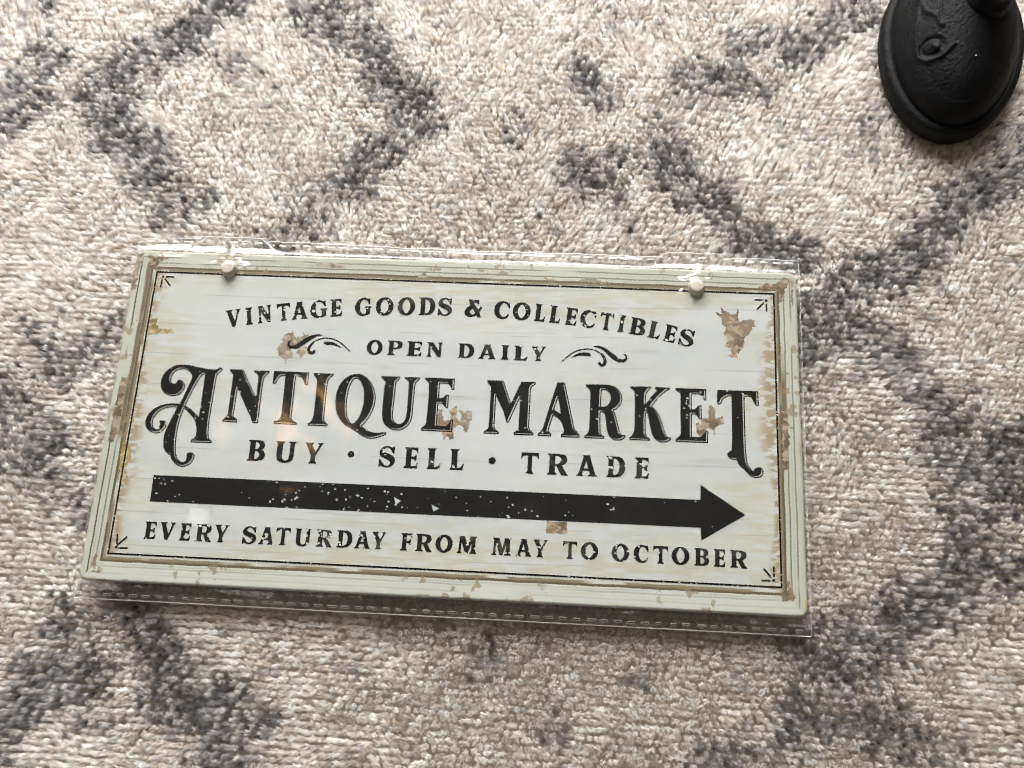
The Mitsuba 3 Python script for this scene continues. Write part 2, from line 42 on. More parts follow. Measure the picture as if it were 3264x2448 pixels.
DARK = json.loads(r'''[[10.2, 0.9, [[-179.1, 299.4], [-196.9, 276.0], [-230.8, 254.5], [-261.7, 227.9], [-242.9, 194.5], [-218.5, 181.3], [-210.4, 160.9]]], [8.2, 0.6, [[-210.4, 160.9], [-185.2, 148.2], [-192.0, 133.0]]], [10.2, 0.85, [[-118.2, 295.2], [-87.4, 279.0], [-67.9, 259.1], [-59.8, 239.3], [-42.9, 225.5], [-40.1, 209.7], [-59.5, 186.5], [-74.3, 165.5]]], [8.2, 0.55, [[-74.3, 165.5], [-94.4, 154.8], [-102.3, 131.3]]], [8.2, 0.75, [[-322.4, 224.3], [-297.1, 243.4], [-308.2, 258.0]]], [7.5, 0.75, [[-322.7, 195.5], [-296.9, 210.6]]], [6.8, 0.6, [[-127.9, 118.9], [-123.4, 119.1]]], [5.5, 0.5, [[-316.7, 292.0], [-314.0, 278.6]]], [6.1, 0.4, [[-184.8, 282.0], [-186.6, 261.3], [-137.5, 229.8]]], [6.1, 0.75, [[64.4, 253.8], [85.2, 229.4]]], [6.8, 0.9, [[146.0, 247.2], [168.9, 246.1], [187.0, 241.3]]], [6.8, 0.6, [[168.9, 246.1], [130.8, 229.0], [123.5, 206.2], [131.0, 192.7]]], [8.9, 0.95, [[131.1, 184.3], [138.5, 167.8], [160.4, 150.5], [174.7, 134.9], [196.0, 122.9], [208.7, 118.7]]], [6.8, 0.65, [[176.9, 275.1], [200.1, 279.4], [223.2, 283.7]]], [8.9, 0.75, [[213.6, 270.7], [238.9, 291.5], [257.7, 299.4], [255.6, 318.0]]], [7.5, 0.75, [[62.5, 180.3], [76.3, 170.7]]], [5.5, 0.65, [[92.3, 186.4], [98.2, 186.6]]], [6.1, 0.4, [[80.3, 294.7], [86.7, 291.1]]], [6.8, 0.35, [[94.4, 156.4], [99.2, 140.2]]], [5.5, 0.45, [[29.4, 210.1], [28.2, 203.1]]], [9.6, 0.8, [[359.7, 193.6], [319.3, 159.4], [296.7, 142.5]]], [9.6, 0.85, [[296.7, 142.5], [285.5, 124.7], [264.8, 109.9], [253.5, 107.9]]], [8.2, 0.55, [[357.4, 213.7], [344.4, 199.7]]], [5.5, 0.4, [[259.4, 217.4], [258.3, 196.9]]], [8.7, 0.75, [[235.6, 90.6], [219.7, 80.2], [210.2, 63.1], [212.1, 53.8]]], [9.1, 0.75, [[212.9, 77.6], [252.1, 67.2], [276.4, 38.0], [293.7, 11.6]]], [11.9, 0.85, [[293.7, 11.6], [309.1, -5.4], [339.1, 2.6]]], [9.8, 0.8, [[313.1, -7.4], [324.5, -19.8], [344.3, -27.4]]], [10.9, 0.85, [[297.6, -44.5], [308.3, -62.7], [278.2, -84.5], [253.0, -101.9], [232.2, -114.8], [215.3, -139.0], [194.8, -159.0]]], [9.8, 0.8, [[241.8, -158.3], [249.4, -161.6]]], [9.8, 0.7, [[323.8, -70.1], [307.0, -77.0]]], [8.7, 0.7, [[211.1, -143.0], [222.9, -144.3]]], [6.5, 0.7, [[200.3, -110.5], [208.2, -116.1]]], [8.7, 0.4, [[267.8, -175.3], [276.0, -167.5]]], [8.8, 0.75, [[-207.9, 62.9], [-227.9, 44.5], [-241.7, 28.7]]], [7.8, 0.4, [[-265.3, 51.7], [-249.2, 45.8]]], [9.7, 0.7, [[-278.6, 14.3], [-269.7, 2.0]]], [9.7, 0.75, [[-239.0, -17.5], [-254.8, -30.5], [-270.2, -25.0]]], [7.8, 0.65, [[-229.8, -43.4], [-214.5, -60.6]]], [7.8, 0.5, [[-242.6, -40.0], [-225.9, -53.2]]], [7.5, 0.7, [[-177.0, -113.7], [-166.4, -128.6]]], [10.2, 0.85, [[-214.4, -131.1], [-204.2, -155.8], [-226.7, -163.2], [-236.8, -178.5], [-243.1, -186.1]]], [10.2, 0.9, [[-155.6, -136.9], [-144.4, -148.8], [-147.7, -161.4], [-118.1, -167.1], [-106.4, -176.1], [-119.2, -194.7]]], [6.1, 0.5, [[-187.3, -175.8], [-194.2, -181.0]]], [7.0, 0.85, [[205.0, -140.8], [220.1, -148.8], [225.7, -150.3]]], [6.5, 0.8, [[192.5, -160.8], [206.1, -160.0]]], [8.0, 0.75, [[149.6, -180.4], [169.5, -179.2]]], [6.0, 0.45, [[66.9, -162.5], [67.4, -176.4]]], [6.0, 0.4, [[105.2, -137.3], [110.7, -135.2]]], [5.0, 0.5, [[27.5, -127.8], [29.7, -133.2]]], [7.0, 0.6, [[196.5, -116.2], [207.6, -117.4]]]]''')
FONT = {"I": ["0,0 100,0 98,6 85,12~ 80,25 80,75 85,88~ 98,94 100,100 0,100 2,94 15,88~ 20,75 20,25 15,12~ 2,6"], "E": ["0,0 95,0 100,28 93,28 82,15~ 68,11 50,11 50,45 70,42 80,36 87,36 88,66 81,66 70,57~ 50,56 50,89 70,89~ 85,84 92,72 98,72 96,100 0,100 2,95 12,88 12,12 0,5"], "F": ["0,0 62,0 62,5 50,12 50,45 70,43 80,34 88,34 90,66 83,66 70,57~ 50,56 50,89 72,89~ 88,84 93,70 100,70 98,100 0,100 2,95 14,88 14,12 0,5"], "L": ["0,0 92,0 100,30 92,30 80,16~ 62,11 52,11 52,88 56,94 64,97 64,100 0,100 0,96 10,88 10,12 0,5"], "T": ["28,0 72,0 72,5 64,10~ 62,22 62,86 75,86 90,82 95,72 100,72 98,100 2,100 0,72 5,72 10,82 25,86 38,86 38,22 36,10~ 28,5"], "V": ["38,0 58,0 86,80 92,94 100,97 100,100 64,100 64,96 73,92 74,84 58,34 37,84 37,94 45,97 45,100 0,100 0,96 7,90"], "N": ["0,0 32,0 32,5 25,12 24,64 72,0 91,0 91,88 94,95 100,97 100,100 66,100 66,96 75,90 76,44 36,100 0,100 0,96 9,88 9,12 0,5"], "A": ["0,0 32,0 32,5 26,9 33,26 60,26 65,9 56,5 56,0 100,0 100,5 92,10 66,92 68,100 30,100 33,92 10,12 0,5", "!37,37 47,72 57,37"], "G": ["100,46 100,52 60,52 60,46 68,42 68,14 55,9~ 40,18~ 32,45~ 36,78~ 52,91~ 72,84~ 84,64 92,64 90,97 84,97 78,93 55,102~ 25,92~ 4,66~ 0,45~ 8,20~ 28,2~ 52,-2~ 75,3~ 93,10 93,42"], "O": ["50,102~ 76,95~ 94,75~ 100,50~ 94,25~ 76,5~ 50,-2~ 24,5~ 6,25~ 0,50~ 6,75~ 24,95~", "!50,90~ 62,80~ 70,64~ 72,50~ 70,36~ 62,20~ 50,10~ 38,20~ 30,36~ 28,50~ 30,64~ 38,80~"], "C": ["96,28 90,11 75,1~ 50,-2~ 25,5~ 6,24~ 0,50~ 6,76~ 25,95~ 52,102~ 72,98 84,95 92,99 99,64 90,62 78,82~ 58,91~ 42,80~ 33,55~ 37,30~ 52,13~ 70,12~ 88,28"], "D": ["0,0 45,0 75,6~ 95,28~ 100,52~ 94,78~ 74,96~ 45,100 0,100 0,96 10,90 10,10 0,5", "!38,11 38,89 50,87~ 64,74~ 69,50~ 64,25~ 52,13~"], "S": ["2,0 8,0 16,6 48,-2~ 80,6~ 98,26~ 92,48~ 66,62~ 36,72~ 30,82~ 42,92~ 62,90~ 84,66 92,66 92,100 86,100 78,94 50,102~ 20,96~ 2,76~ 8,54~ 36,42~ 64,30~ 70,18~ 56,8~ 36,11~ 10,38 2,38"], "&": ["20,100 38,100 62,62 78,45 88,62 100,60 98,50 86,32 92,8 98,0 74,0 70,10 50,2~ 28,0~ 6,10~ 0,28~ 10,50~ 30,66 20,92", "!32,24~ 34,38~ 45,48 56,32 60,22 46,14~", "42,82 46,98 78,98 80,74 74,74 66,80"], "B": ["0,0 55,0 88,8~ 100,28~ 92,46~ 76,54 88,62~ 94,76~ 84,94~ 58,100 0,100 0,96 10,90 10,10 0,5", "!41,11 41,48 52,47~ 65,38~ 67,26~ 57,13~", "!41,57 41,90 50,89~ 61,82~ 62,68~ 53,58~"], "P": ["0,0 52,0 52,5 40,12 40,42 60,42~ 90,52~ 100,72~ 90,94~ 60,100 0,100 0,96 10,90 10,12 0,5", "!40,52 40,90 54,89~ 67,80~ 69,68~ 61,55~"], "R": ["0,0 46,0 46,5 37,12 37,42 44,42 66,2 72,-2 100,-2 100,3 92,10 70,45 88,56~ 95,74~ 85,94~ 58,100 0,100 0,96 9,90 9,12 0,5", "!37,52 37,90 50,89~ 63,82~ 64,68~ 55,54~"], "U": ["0,100 42,100 42,96 34,90 34,30 40,14~ 54,9~ 66,16~ 70,34 70,90 62,96 62,100 100,100 100,96 92,90 92,30 84,8~ 50,-3~ 16,6~ 6,30 6,90 0,96"], "Y": ["26,0 68,0 68,5 60,12 60,38 86,86 92,95 100,97 100,100 68,100 68,96 75,92 74,86 57,58 37,88 41,96 47,97 47,100 0,100 0,96 6,90 34,40 34,12 26,5"], "M": ["0,0 26,0 26,5 20,12 22,64 42,2 56,0 73,60 72,12 64,5 64,0 100,0 100,5 94,12 92,88 98,95 98,100 66,100 55,42 36,100 4,100 4,96 11,88 8,12 0,5"]}

# ------------------------------------------------------------------ helpers
def rgb(r, g, b): return {'type': 'rgb', 'value': [r, g, b]}
def two(d): return {'type': 'twosided', 'bsdf': d}
counts = {}
def key(name):
    n = counts.get(name, 0); counts[name] = n + 1
    return name if n == 0 else f'{name}_{n:03d}'
def put(name, mesh, bsdf, smooth=False, label=None, **k):
    kk = key(name)
    scene[kk] = mikit.ply(mesh, bsdf, smooth=smooth, **k)
    if label: labels[kk] = {'label': label}
    return kk
def parse(s):
    p, f = [], []
    for t in s.split():
        f.append(t[-1] == '~'); x, y = t.rstrip('~').split(','); p.append((float(x), float(y)))
    return np.array(p), np.array(f)
def curve(s, scale=1.0, closed=True, n=5):
    """A closed or open outline: points marked ~ are smooth (Hermite), the others corners."""
    p, f = parse(s); p = p * scale; N = len(p); out = []
    for i in range(N if closed else N - 1):
        a, b, fa, fb = p[i], p[(i + 1) % N], f[i], f[(i + 1) % N]
        if not fa and not fb: out.append(a); continue
        pa = p[i - 1] if fa else 2 * a - b
        pb = p[(i + 2) % N] if fb else 2 * b - a
        ma = (b - pa) * .5 if fa else (b - a) * .7
        mb = (pb - a) * .5 if fb else (b - a) * .7
        for t in np.arange(n) / n:
            out.append((2*t**3 - 3*t**2 + 1) * a + (t**3 - 2*t**2 + t) * ma + (-2*t**3 + 3*t**2) * b + (t**3 - t**2) * mb)
    if not closed: out.append(p[-1])
    return np.array(out)
def shape(loops, scale=1.0):
    add = unary_union([Polygon(curve(l, scale)).buffer(0) for l in loops if l[0] != '!'])
    for l in loops:
        if l[0] == '!': add = add.difference(Polygon(curve(l[1:], scale)).buffer(0))
    return add
def sheet(g, z):
    """Flat printed ink: the polygon (mm) as a sheet at height z (m)."""
    V, F, n = [], [], 0
    for q in getattr(g, 'geoms', [g]):
        if q.geom_type != 'Polygon' or q.area < 0.003: continue
        v, f = trimesh.creation.triangulate_polygon(q.simplify(0.01), engine='earcut')
        V.append(np.c_[v / 1000, np.full(len(v), z)]); F.append(f + n); n += len(v)
    V, F = np.vstack(V), np.vstack(F)
    a = V[F]; c = np.cross(a[:, 1] - a[:, 0], a[:, 2] - a[:, 0])[:, 2]
    F[c < 0] = F[c < 0][:, ::-1]
    return trimesh.Trimesh(V, F, process=False)
def loft(loops, cap0=True, cap1=True):
    """Stacked closed loops (each n x 3, counter-clockwise from above, going up) as one mesh."""
    n = len(loops[0]); V = [np.asarray(l) for l in loops]; F = []
    i = np.arange(n); j = (i + 1) % n
    for k in range(len(loops) - 1):
        a, b = k * n, (k + 1) * n
        F += [np.c_[a + i, a + j, b + j], np.c_[a + i, b + j, b + i]]
    m = n * len(loops)
    if cap0: V.append(V[0].mean(0)[None]); F.append(np.c_[j, i, np.full(n, m)]); m += 1
    if cap1: V.append(V[len(loops) - 1].mean(0)[None]); a = n * (len(loops) - 1); F.append(np.c_[a + i, a + j, np.full(n, m)])
    return trimesh.Trimesh(np.vstack(V), np.vstack(F), process=False)
def rrect(x0, y0, x1, y1, r, n=7):
    out = []
    for cx, cy, a0 in ((x1 - r, y1 - r, 0), (x0 + r, y1 - r, 90), (x0 + r, y0 + r, 180), (x1 - r, y0 + r, 270)):
        for t in np.linspace(0, 90, n):
            a = math.radians(a0 + t); out.append((cx + r * math.cos(a), cy + r * math.sin(a)))
    return np.array(out)
def tube(pts, r, sides=6, closed=False):
    p = np.asarray(pts, float); n = len(p)
    t = (np.roll(p, -1, 0) - np.roll(p, 1, 0)) if closed else np.gradient(p, axis=0)
    t /= np.linalg.norm(t, axis=1, keepdims=True) + 1e-12
    a = np.cross(t, [0, 0, 1.0]); a /= np.linalg.norm(a, axis=1, keepdims=True) + 1e-12
    b = np.cross(a, t); g = np.arange(sides) * 2 * np.pi / sides
    V = p[:, None] + r * (np.cos(g)[None, :, None] * a[:, None] + np.sin(g)[None, :, None] * b[:, None])
    m = n if closed else n - 1
    i, j = np.meshgrid(np.arange(m), np.arange(sides), indexing='ij'); k = (i + 1) % n
    q = np.stack([i * sides + j, k * sides + j, k * sides + (j + 1) % sides, i * sides + (j + 1) % sides], -1).reshape(-1, 4)
    return trimesh.Trimesh(V.reshape(-1, 3), np.vstack([q[:, [0, 1, 2]], q[:, [0, 2, 3]]]), process=False)
def n2(x, y, f, seed=0): return meshkit.noise(np.stack([x * f, y * f, np.full(np.shape(x), seed * 7.31)], -1), seed)
def f2(x, y, f, o=3, seed=0): return meshkit.fbm(np.stack([x * f, y * f, np.full(np.shape(x), seed * 3.17)], -1), o, seed)

# ------------------------------------------------------------------ materials
W2, H2 = .2032, .1016
def chips(x, y, amount):
    """Small chips knocked out of the print, 0 or 1."""
    wob = noise(x * 1500, y * 1500, 2.0) - .5
    d, _, r = voronoi(x * 560 + .5 * wob, y * 700 - .4 * wob)
    d2, _, r2 = voronoi(x * 260 + 31, y * 290 + 7)
    big = smoothstep(.35, .65, noise(x * 42, y * 42, 4.0))
    a = dr.select((r < amount * (.45 + 1.7 * big)) & (d < .16 + 3.0 * r), 1.0, 0.0)
    b = dr.select((r2 < amount * .30 * (.05 + 2.2 * big)) & (d2 < .08 + .14 * noise(x * 1100, y * 1100)), 1.0, 0.0)
    return dr.maximum(a, b)
def panel(x, y):
    """Distressed white boards."""
    c = mix([.39, .408, .406], [.45, .464, .461], fbm(x * 14, y * 70, 1.0))
    edge = 1 - smoothstep(.0, .055, dr.minimum(dr.minimum(x + W2, W2 - x) - .014, (dr.minimum(y + H2, H2 - y) - .014) * 1.3))
    patch = smoothstep(.50, .72, fbm(x * 11, y * 42, 5.0) + .22 * edge)
    c = mix(c, [.36, .325, .20], (.20 + .34 * edge) * patch * smoothstep(.3, .7, fbm(x * 90, y * 420, 2.0)))
    c = mix(c, [.38, .37, .26], .26 * edge * smoothstep(.25, .75, fbm(x * 26, y * 150, 8.0)))
    # dry brush strokes
    c = mix(c, [.30, .31, .28], .40 * smoothstep(.66, .80, fbm(x * 26, y * 520, 3.0)) * smoothstep(.5, .7, noise(x * 20, y * 60, 9.0)))
    # board joints
    t = y * 52 + .35 * noise(x * 5, 3.0); k = dr.abs(t - dr.round(t))
    c = mix(c, [.24, .25, .24], .45 * (1 - smoothstep(.010, .022, k)) * smoothstep(.42, .62, fbm(x * 40, dr.round(t) * 9.1, 2.0)))
    # ochre rust creeping in at both ends
    side = dr.minimum(x + W2, W2 - x) - .0152
    reach = .010 * fbm(y * 26, 4.0, dr.sign(x)) ** 2 * 1.7
    rust = .9 * (1 - smoothstep(reach * .3, reach + .0015, side)) * smoothstep(.36, .60, fbm(x * 260, y * 520, 6.0))
    return mix(c, [.22, .15, .06], .78 * rust)
def face_fn(p, n, uv):
    x, y = p.x, p.y
    dx, dy = dr.minimum(x + W2, W2 - x), dr.minimum(y + H2, H2 - y)
    d = dr.minimum(dx, dy) * 1000
    upright = dx < dy
    s, q = dr.select(upright, y, x), dr.select(upright, x, y)
    left, bottom = upright & (x < 0), ~upright & (y < 0)
    w = d + .35 * (noise(s * 130, 2.0, dr.sign(q)) - .5) + .15 * (noise(s * 700, 5.0) - .5)
    c = mix([.335, .345, .285], [.40, .408, .355], fbm(s * 18, w * .16, 4.0))
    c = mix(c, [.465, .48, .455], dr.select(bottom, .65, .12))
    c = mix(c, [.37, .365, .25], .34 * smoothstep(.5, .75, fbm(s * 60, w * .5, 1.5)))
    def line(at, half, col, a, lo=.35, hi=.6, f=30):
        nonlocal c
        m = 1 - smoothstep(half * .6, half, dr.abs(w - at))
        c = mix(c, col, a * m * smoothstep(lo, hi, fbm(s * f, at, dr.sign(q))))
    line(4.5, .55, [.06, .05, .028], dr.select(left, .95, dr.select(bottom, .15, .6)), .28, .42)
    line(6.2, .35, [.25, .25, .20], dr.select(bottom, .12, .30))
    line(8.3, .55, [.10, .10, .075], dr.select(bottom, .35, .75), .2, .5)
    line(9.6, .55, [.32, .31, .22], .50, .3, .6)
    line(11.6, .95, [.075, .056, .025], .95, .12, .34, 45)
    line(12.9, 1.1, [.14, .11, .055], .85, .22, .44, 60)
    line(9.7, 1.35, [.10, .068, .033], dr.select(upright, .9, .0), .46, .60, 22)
    # flecks of bare metal along the rim
    fl = smoothstep(.60, .68, fbm(s * 170, w * .9, 3.0)) * (1 - smoothstep(1.0, 2.6, w)) * smoothstep(.42, .58, noise(s * 38, 7.0))
    c = mix(c, [.22, .18, .095], .8 * fl)
    fl2 = smoothstep(.655, .69, fbm(x * 230, y * 230, 3.0)) * smoothstep(.45, .6, noise(s * 30, 1.0))
    c = mix(c, [.20, .155, .08], .7 * fl2)
    gold = dr.select((x > W2 - .006) & (y < -H2 + .020) & (d < 1.5), 1.0, 0.0) * smoothstep(.35, .55, noise(x * 260, y * 260, 2.0))
    c = mix(c, [.40, .30, .12], .8 * gold)
    return mix(c, panel(x, y), dr.select(d > 14.1, 1.0, 0.0))
def ink_fn(p, n, uv):
    x, y = p.x, p.y
    c = mix([.002, .0022, .002], [.010, .010, .009], smoothstep(.45, .85, fbm(x * 60, y * 60, 3.0)) * .5)
    return mix(c, [.45, .45, .41], chips(x, y, .036))
def small_ink_fn(p, n, uv):
    x, y = p.x, p.y
    c = mix([.003, .0035, .003], [.042, .042, .037], smoothstep(.50, .80, fbm(x * 170, y * 230, 3.0)) * .8)
    return mix(c, [.48, .48, .44], chips(x, y, .07))
def stain_fn(base, dark, light):
    def fn(p, n, uv):
        x, y = p.x, p.y
        c = mix(base, dark, smoothstep(.40, .68, fbm(x * 190, y * 190, 2.0)))
        return mix(c, light, .75 * smoothstep(.52, .66, fbm(x * 330, y * 420, 7.0)))
    return fn
def gloss(fn, rough=.42, spec=.25): return two({'type': 'principled', 'base_color': proc(fn), 'roughness': rough, 'specular': spec})
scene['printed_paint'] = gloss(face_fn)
scene['black_ink'] = gloss(ink_fn, .6, .08)
scene['small_ink'] = gloss(small_ink_fn, .6, .08)
scene['stain_tan'] = gloss(stain_fn([.235, .20, .145], [.15, .12, .08], [.37, .34, .27]))
scene['stain_brown'] = gloss(stain_fn([.20, .148, .10], [.11, .077, .047], [.35, .29, .21]))
scene['stain_ochre'] = gloss(stain_fn([.27, .20, .09], [.17, .12, .05], [.40, .36, .26]))
scene['bare_tin'] = two({'type': 'principled', 'base_color': rgb(.45, .36, .20), 'roughness': .32, 'metallic': .85})
scene['tin_side'] = two({'type': 'principled', 'base_color': proc(lambda p, n, uv: mix([.16, .15, .12], [.07, .06, .045], smoothstep(.45, .7, fbm(p.x * 60, p.y * 60, p.z * 300)))), 'roughness': .45})
scene['peg_plastic'] = two({'type': 'principled', 'base_color': proc(lambda p, n, uv: mix([.56, .50, .44], [.42, .36, .31], fbm(p.x * 500, p.y * 500, p.z * 500))), 'roughness': .28, 'clearcoat': .6, 'clearcoat_gloss': .9})
scene['clear_film'] = {'type': 'thindielectric', 'int_ior': 1.47, 'specular_transmittance': rgb(.965, .965, .96)}
scene['weld_plastic'] = two({'type': 'principled', 'base_color': rgb(.88, .87, .86), 'roughness': .12, 'specular': .7})
scene['yarn'] = {'type': 'principledthin', 'base_color': {'type': 'mesh_attribute', 'name': 'vertex_color'}, 'roughness': .7, 'diff_trans': .8, 'spec_trans': 0.0, 'eta': 1.3}
scene['backing_weave'] = two({'type': 'diffuse', 'reflectance': rgb(.48, .42, .36)})
scene['black_iron'] = two({'type': 'bumpmap', 'arbitrary': {'type': 'proc', **{k: v for k, v in proc(lambda p, n, uv: 0.0006 * fbm(p.x * 600, p.y * 700, p.z * 700), 3e-4).items() if k != 'type'}}, 'bsdf': {'type': 'principled', 'base_color': proc(lambda p, n, uv: mix([.0035, .0035, .0038], [.009, .009, .0095], fbm(p.x * 120, p.y * 120, p.z * 120))), 'roughness': .6, 'specular': .11}})
scene['lint_white'] = two({'type': 'diffuse', 'reflectance': rgb(.8, .8, .78)})

# ------------------------------------------------------------------ outline of the stand's foot, mm (needed by the carpet)
_a = np.arange(160) * 2 * np.pi / 160
_u, _v = 45.6 * np.cos(_a), np.where(np.sin(_a) < 0, 73.0, 63.0) * np.sin(_a)
BASE = Polygon(np.c_[309.5 + _u + .095 * _v, 272 + _v - .02 * _u])

# ------------------------------------------------------------------ carpet
BX0, BX1, BY0, BY1 = -.42, .46, -.26, .42
put('carpet', trimesh.Trimesh(np.array([[BX0, BY0, -.0105], [BX1, BY0, -.0105], [BX1, BY1, -.0105], [BX0, BY1, -.0105]]), [[0, 1, 2], [0, 2, 3]], process=False), 'backing_weave')
labels['carpet'] = {'label': 'beige cut pile carpet with dark grey broken lattice pattern', 'category': 'carpet', 'kind': 'structure'}
def in_view(x, y, m):
    d = (np.stack([x, y, np.zeros_like(x)], -1) - CP) @ RR.T
    u, v = d[:, 0] / d[:, 2] * 3100, d[:, 1] / d[:, 2] * 3100
    return (np.abs(u) < 1632 + m) & (np.abs(v) < 1224 + m)
DX, DY = .0034, .0038
gx, gy = np.meshgrid(np.arange(BX0, BX1, DX), np.arange(BY0, BY1, DY))
gx = gx + (np.arange(gx.shape[0]) % 2)[:, None] * DX * .5
gx, gy = gx.ravel(), gy.ravel()
gx, gy = gx + rng.normal(0, .00045, gx.size), gy + rng.normal(0, .00035, gx.size) - .012 * gx
keep = in_view(gx, gy, 150)
keep &= ~((np.abs(gx) < W2 - .002) & (np.abs(gy) < H2 - .002))
keep &= ~shapely.contains_xy(BASE.buffer(-4), gx * 1000, gy * 1000)
gx, gy = gx[keep], gy[keep]
NT = gx.size
# where the dark yarn lies
wx = gx * 1000 + 21 * (f2(gx, gy, 55, 3, 1) - .5) + 7 * (f2(gx, gy, 190, 2, 2) - .5)
wy = gy * 1000 + 21 * (f2(gx, gy, 55, 3, 3) - .5) + 7 * (f2(gx, gy, 190, 2, 4) - .5)
dark = np.zeros(NT)
P2 = shapely.points(wx, wy)
for r, w, pts in DARK:
    d = shapely.distance(LineString(pts) if len(pts) > 1 else Point(pts[0]), P2)
    dark = np.maximum(dark, w * np.clip(1.45 - d / (r * 1.75), 0, 1))
dark = np.clip(dark * (.62 + .8 * f2(gx, gy, 65, 3, 17)) + .45 * (f2(gx, gy, 95, 3, 5) - .5), 0, 1)
pick = rng.random(NT) * .75 + .25 * f2(gx, gy, 260, 2, 6)
light_c, grey_c, dark_c = np.array([.93, .895, .855]), np.array([.56, .545, .545]), np.array([.165, .16, .166])
tan_c = np.array([.77, .715, .66])
u1 = .62 * rng.random(NT) + .38 * np.clip((f2(gx * .7, gy, 130, 3, 16) - .5) * 2.6 + .5, 0, 1)
col = np.where((u1 < .62)[:, None], light_c, np.where((u1 < .86)[:, None], tan_c, grey_c * 1.15))
is_dark = pick < dark * .77
u2 = rng.random(NT)
dk = dark_c + (grey_c - dark_c) * (u2[:, None] ** 1.5) * 1.35
soft = np.clip(dark * 1.25 - .1, 0, 1)[:, None] * .5
col = col + (grey_c * .9 - col) * soft * (~is_dark)[:, None]
col = np.where(is_dark[:, None], dk, col)
col = col * (1 + rng.normal(0, .08, (NT, 1))) * (1 + .16 * (f2(gx, gy, 30, 3, 8) - .5))[:, None]
# which way the pile has been brushed; neighbouring tufts clump together
ang = 2 * np.pi * 1.3 * f2(gx, gy, 22, 2, 9) + .6
mag = .0003 + .0015 * f2(gx, gy, 40, 2, 10)
lx = mag * np.cos(ang) + .0034 * (f2(gx, gy, 120, 2, 13) - .5)
ly = mag * np.sin(ang) + .0004 + .0030 * (f2(gx * .8, gy, 130, 2, 14) - .5)
hgt = .0022 * (f2(gx * .7, gy, 110, 3, 12) - .55) + .0012 * (f2(gx, gy, 30, 2, 15) - .5) + rng.normal(0, .0004, NT)
NF = 38
def rep(a): return np.repeat(a, NF, axis=0)
X, Y = rep(gx), rep(gy); n = X.size
RT = .0021
th = rng.random(n) * 2 * np.pi
rr = np.sqrt(rng.random(n)) * RT
ox, oy = rr * np.cos(th), rr * np.sin(th)
cx, cy = np.cos(th), np.sin(th)
stray = rng.random(n) < .05
tipz = rep(hgt) - .0011 * (rr / RT) ** 2.5 - rng.random(n) * .0007 + stray * .0005
curl = .0003 * rng.random(n) + stray * .0012 * rng.random(n)
S = np.stack
root = S([X + ox * .35, Y + oy * .35, np.full(n, -.0080)], 1)
up = S([X + ox * .85 + rep(lx) * .6, Y + oy * .85 + rep(ly) * .6, -.0026 + .6 * tipz], 1)
wig = rng.normal(0, .0004, (n, 2))
tip = S([X + ox + rep(lx) * 1.15 + cx * curl + wig[:, 0], Y + oy + rep(ly) * 1.15 + cy * curl + wig[:, 1], tipz], 1)
# nothing pokes up through the sign, its bag or the stand
lim = np.where((np.abs(tip[:, 0]) < W2 + .006) & (tip[:, 1] < H2 + .015) & (tip[:, 1] > -H2 - .016), -.0006, .004)
infoot = shapely.contains_xy(BASE.buffer(1.5), tip[:, 0] * 1000, tip[:, 1] * 1000)
lim = np.where((tip[:, 1] < -H2 + .002) & (tip[:, 1] > -H2 - .0045) & (np.abs(tip[:, 0]) < W2), -.0060, lim)
lim = np.where(infoot, -.0012, lim)
tip[:, 2] = np.minimum(tip[:, 2], lim - .0004 * rng.random(n)); up[:, 2] = np.minimum(up[:, 2], lim - .0012)
bt = th + np.pi / 2 + rng.normal(0, .8, n)
side = S([np.cos(bt), np.sin(bt), rng.normal(0, .25, n)], 1); side /= np.linalg.norm(side, axis=1, keepdims=True)
wd = (.00012 + .00008 * rng.random(n))[:, None]
V = np.stack([root - side * wd, root + side * wd, up - side * wd * 1.1, up + side * wd * 1.1, tip], 1)
NV = 5
tri = np.array([[0, 1, 3], [0, 3, 2], [2, 3, 4]])
Fc = (tri[None] + (np.arange(n) * NV)[:, None, None]).reshape(-1, 3)
fc = np.clip(rep(col) * (1 + rng.normal(0, .07, (n, 1))), .01, .94)
C = np.repeat(fc, NV, axis=0)
# rounded strands: the normals lean outward and up
tang = tip - up; tang /= np.linalg.norm(tang, axis=1, keepdims=True)
nb = np.cross(side, tang); nb *= np.sign(nb[:, 2:] + 1e-9)
nb = nb * .35 + S([cx * .55 * rr / RT, cy * .55 * rr / RT, np.full(n, 1.0)], 1)
N8 = np.repeat(nb[:, None], NV, 1) + side[:, None] * np.array([-1, 1, -1, 1, 0])[None, :, None] * .2
N8 /= np.linalg.norm(N8, axis=2, keepdims=True)
path = meshkit.write_ply((V.reshape(-1, 3), Fc), False, None, C, normals=N8.reshape(-1, 3))
scene['carpet__pile'] = {'type': 'ply', 'filename': path, 'face_normals': False, 'bsdf': {'type': 'ref', 'id': 'yarn'}}
labels['carpet__pile'] = {'label': 'tufts of beige, cream and dark grey yarn', 'kind': 'stuff'}

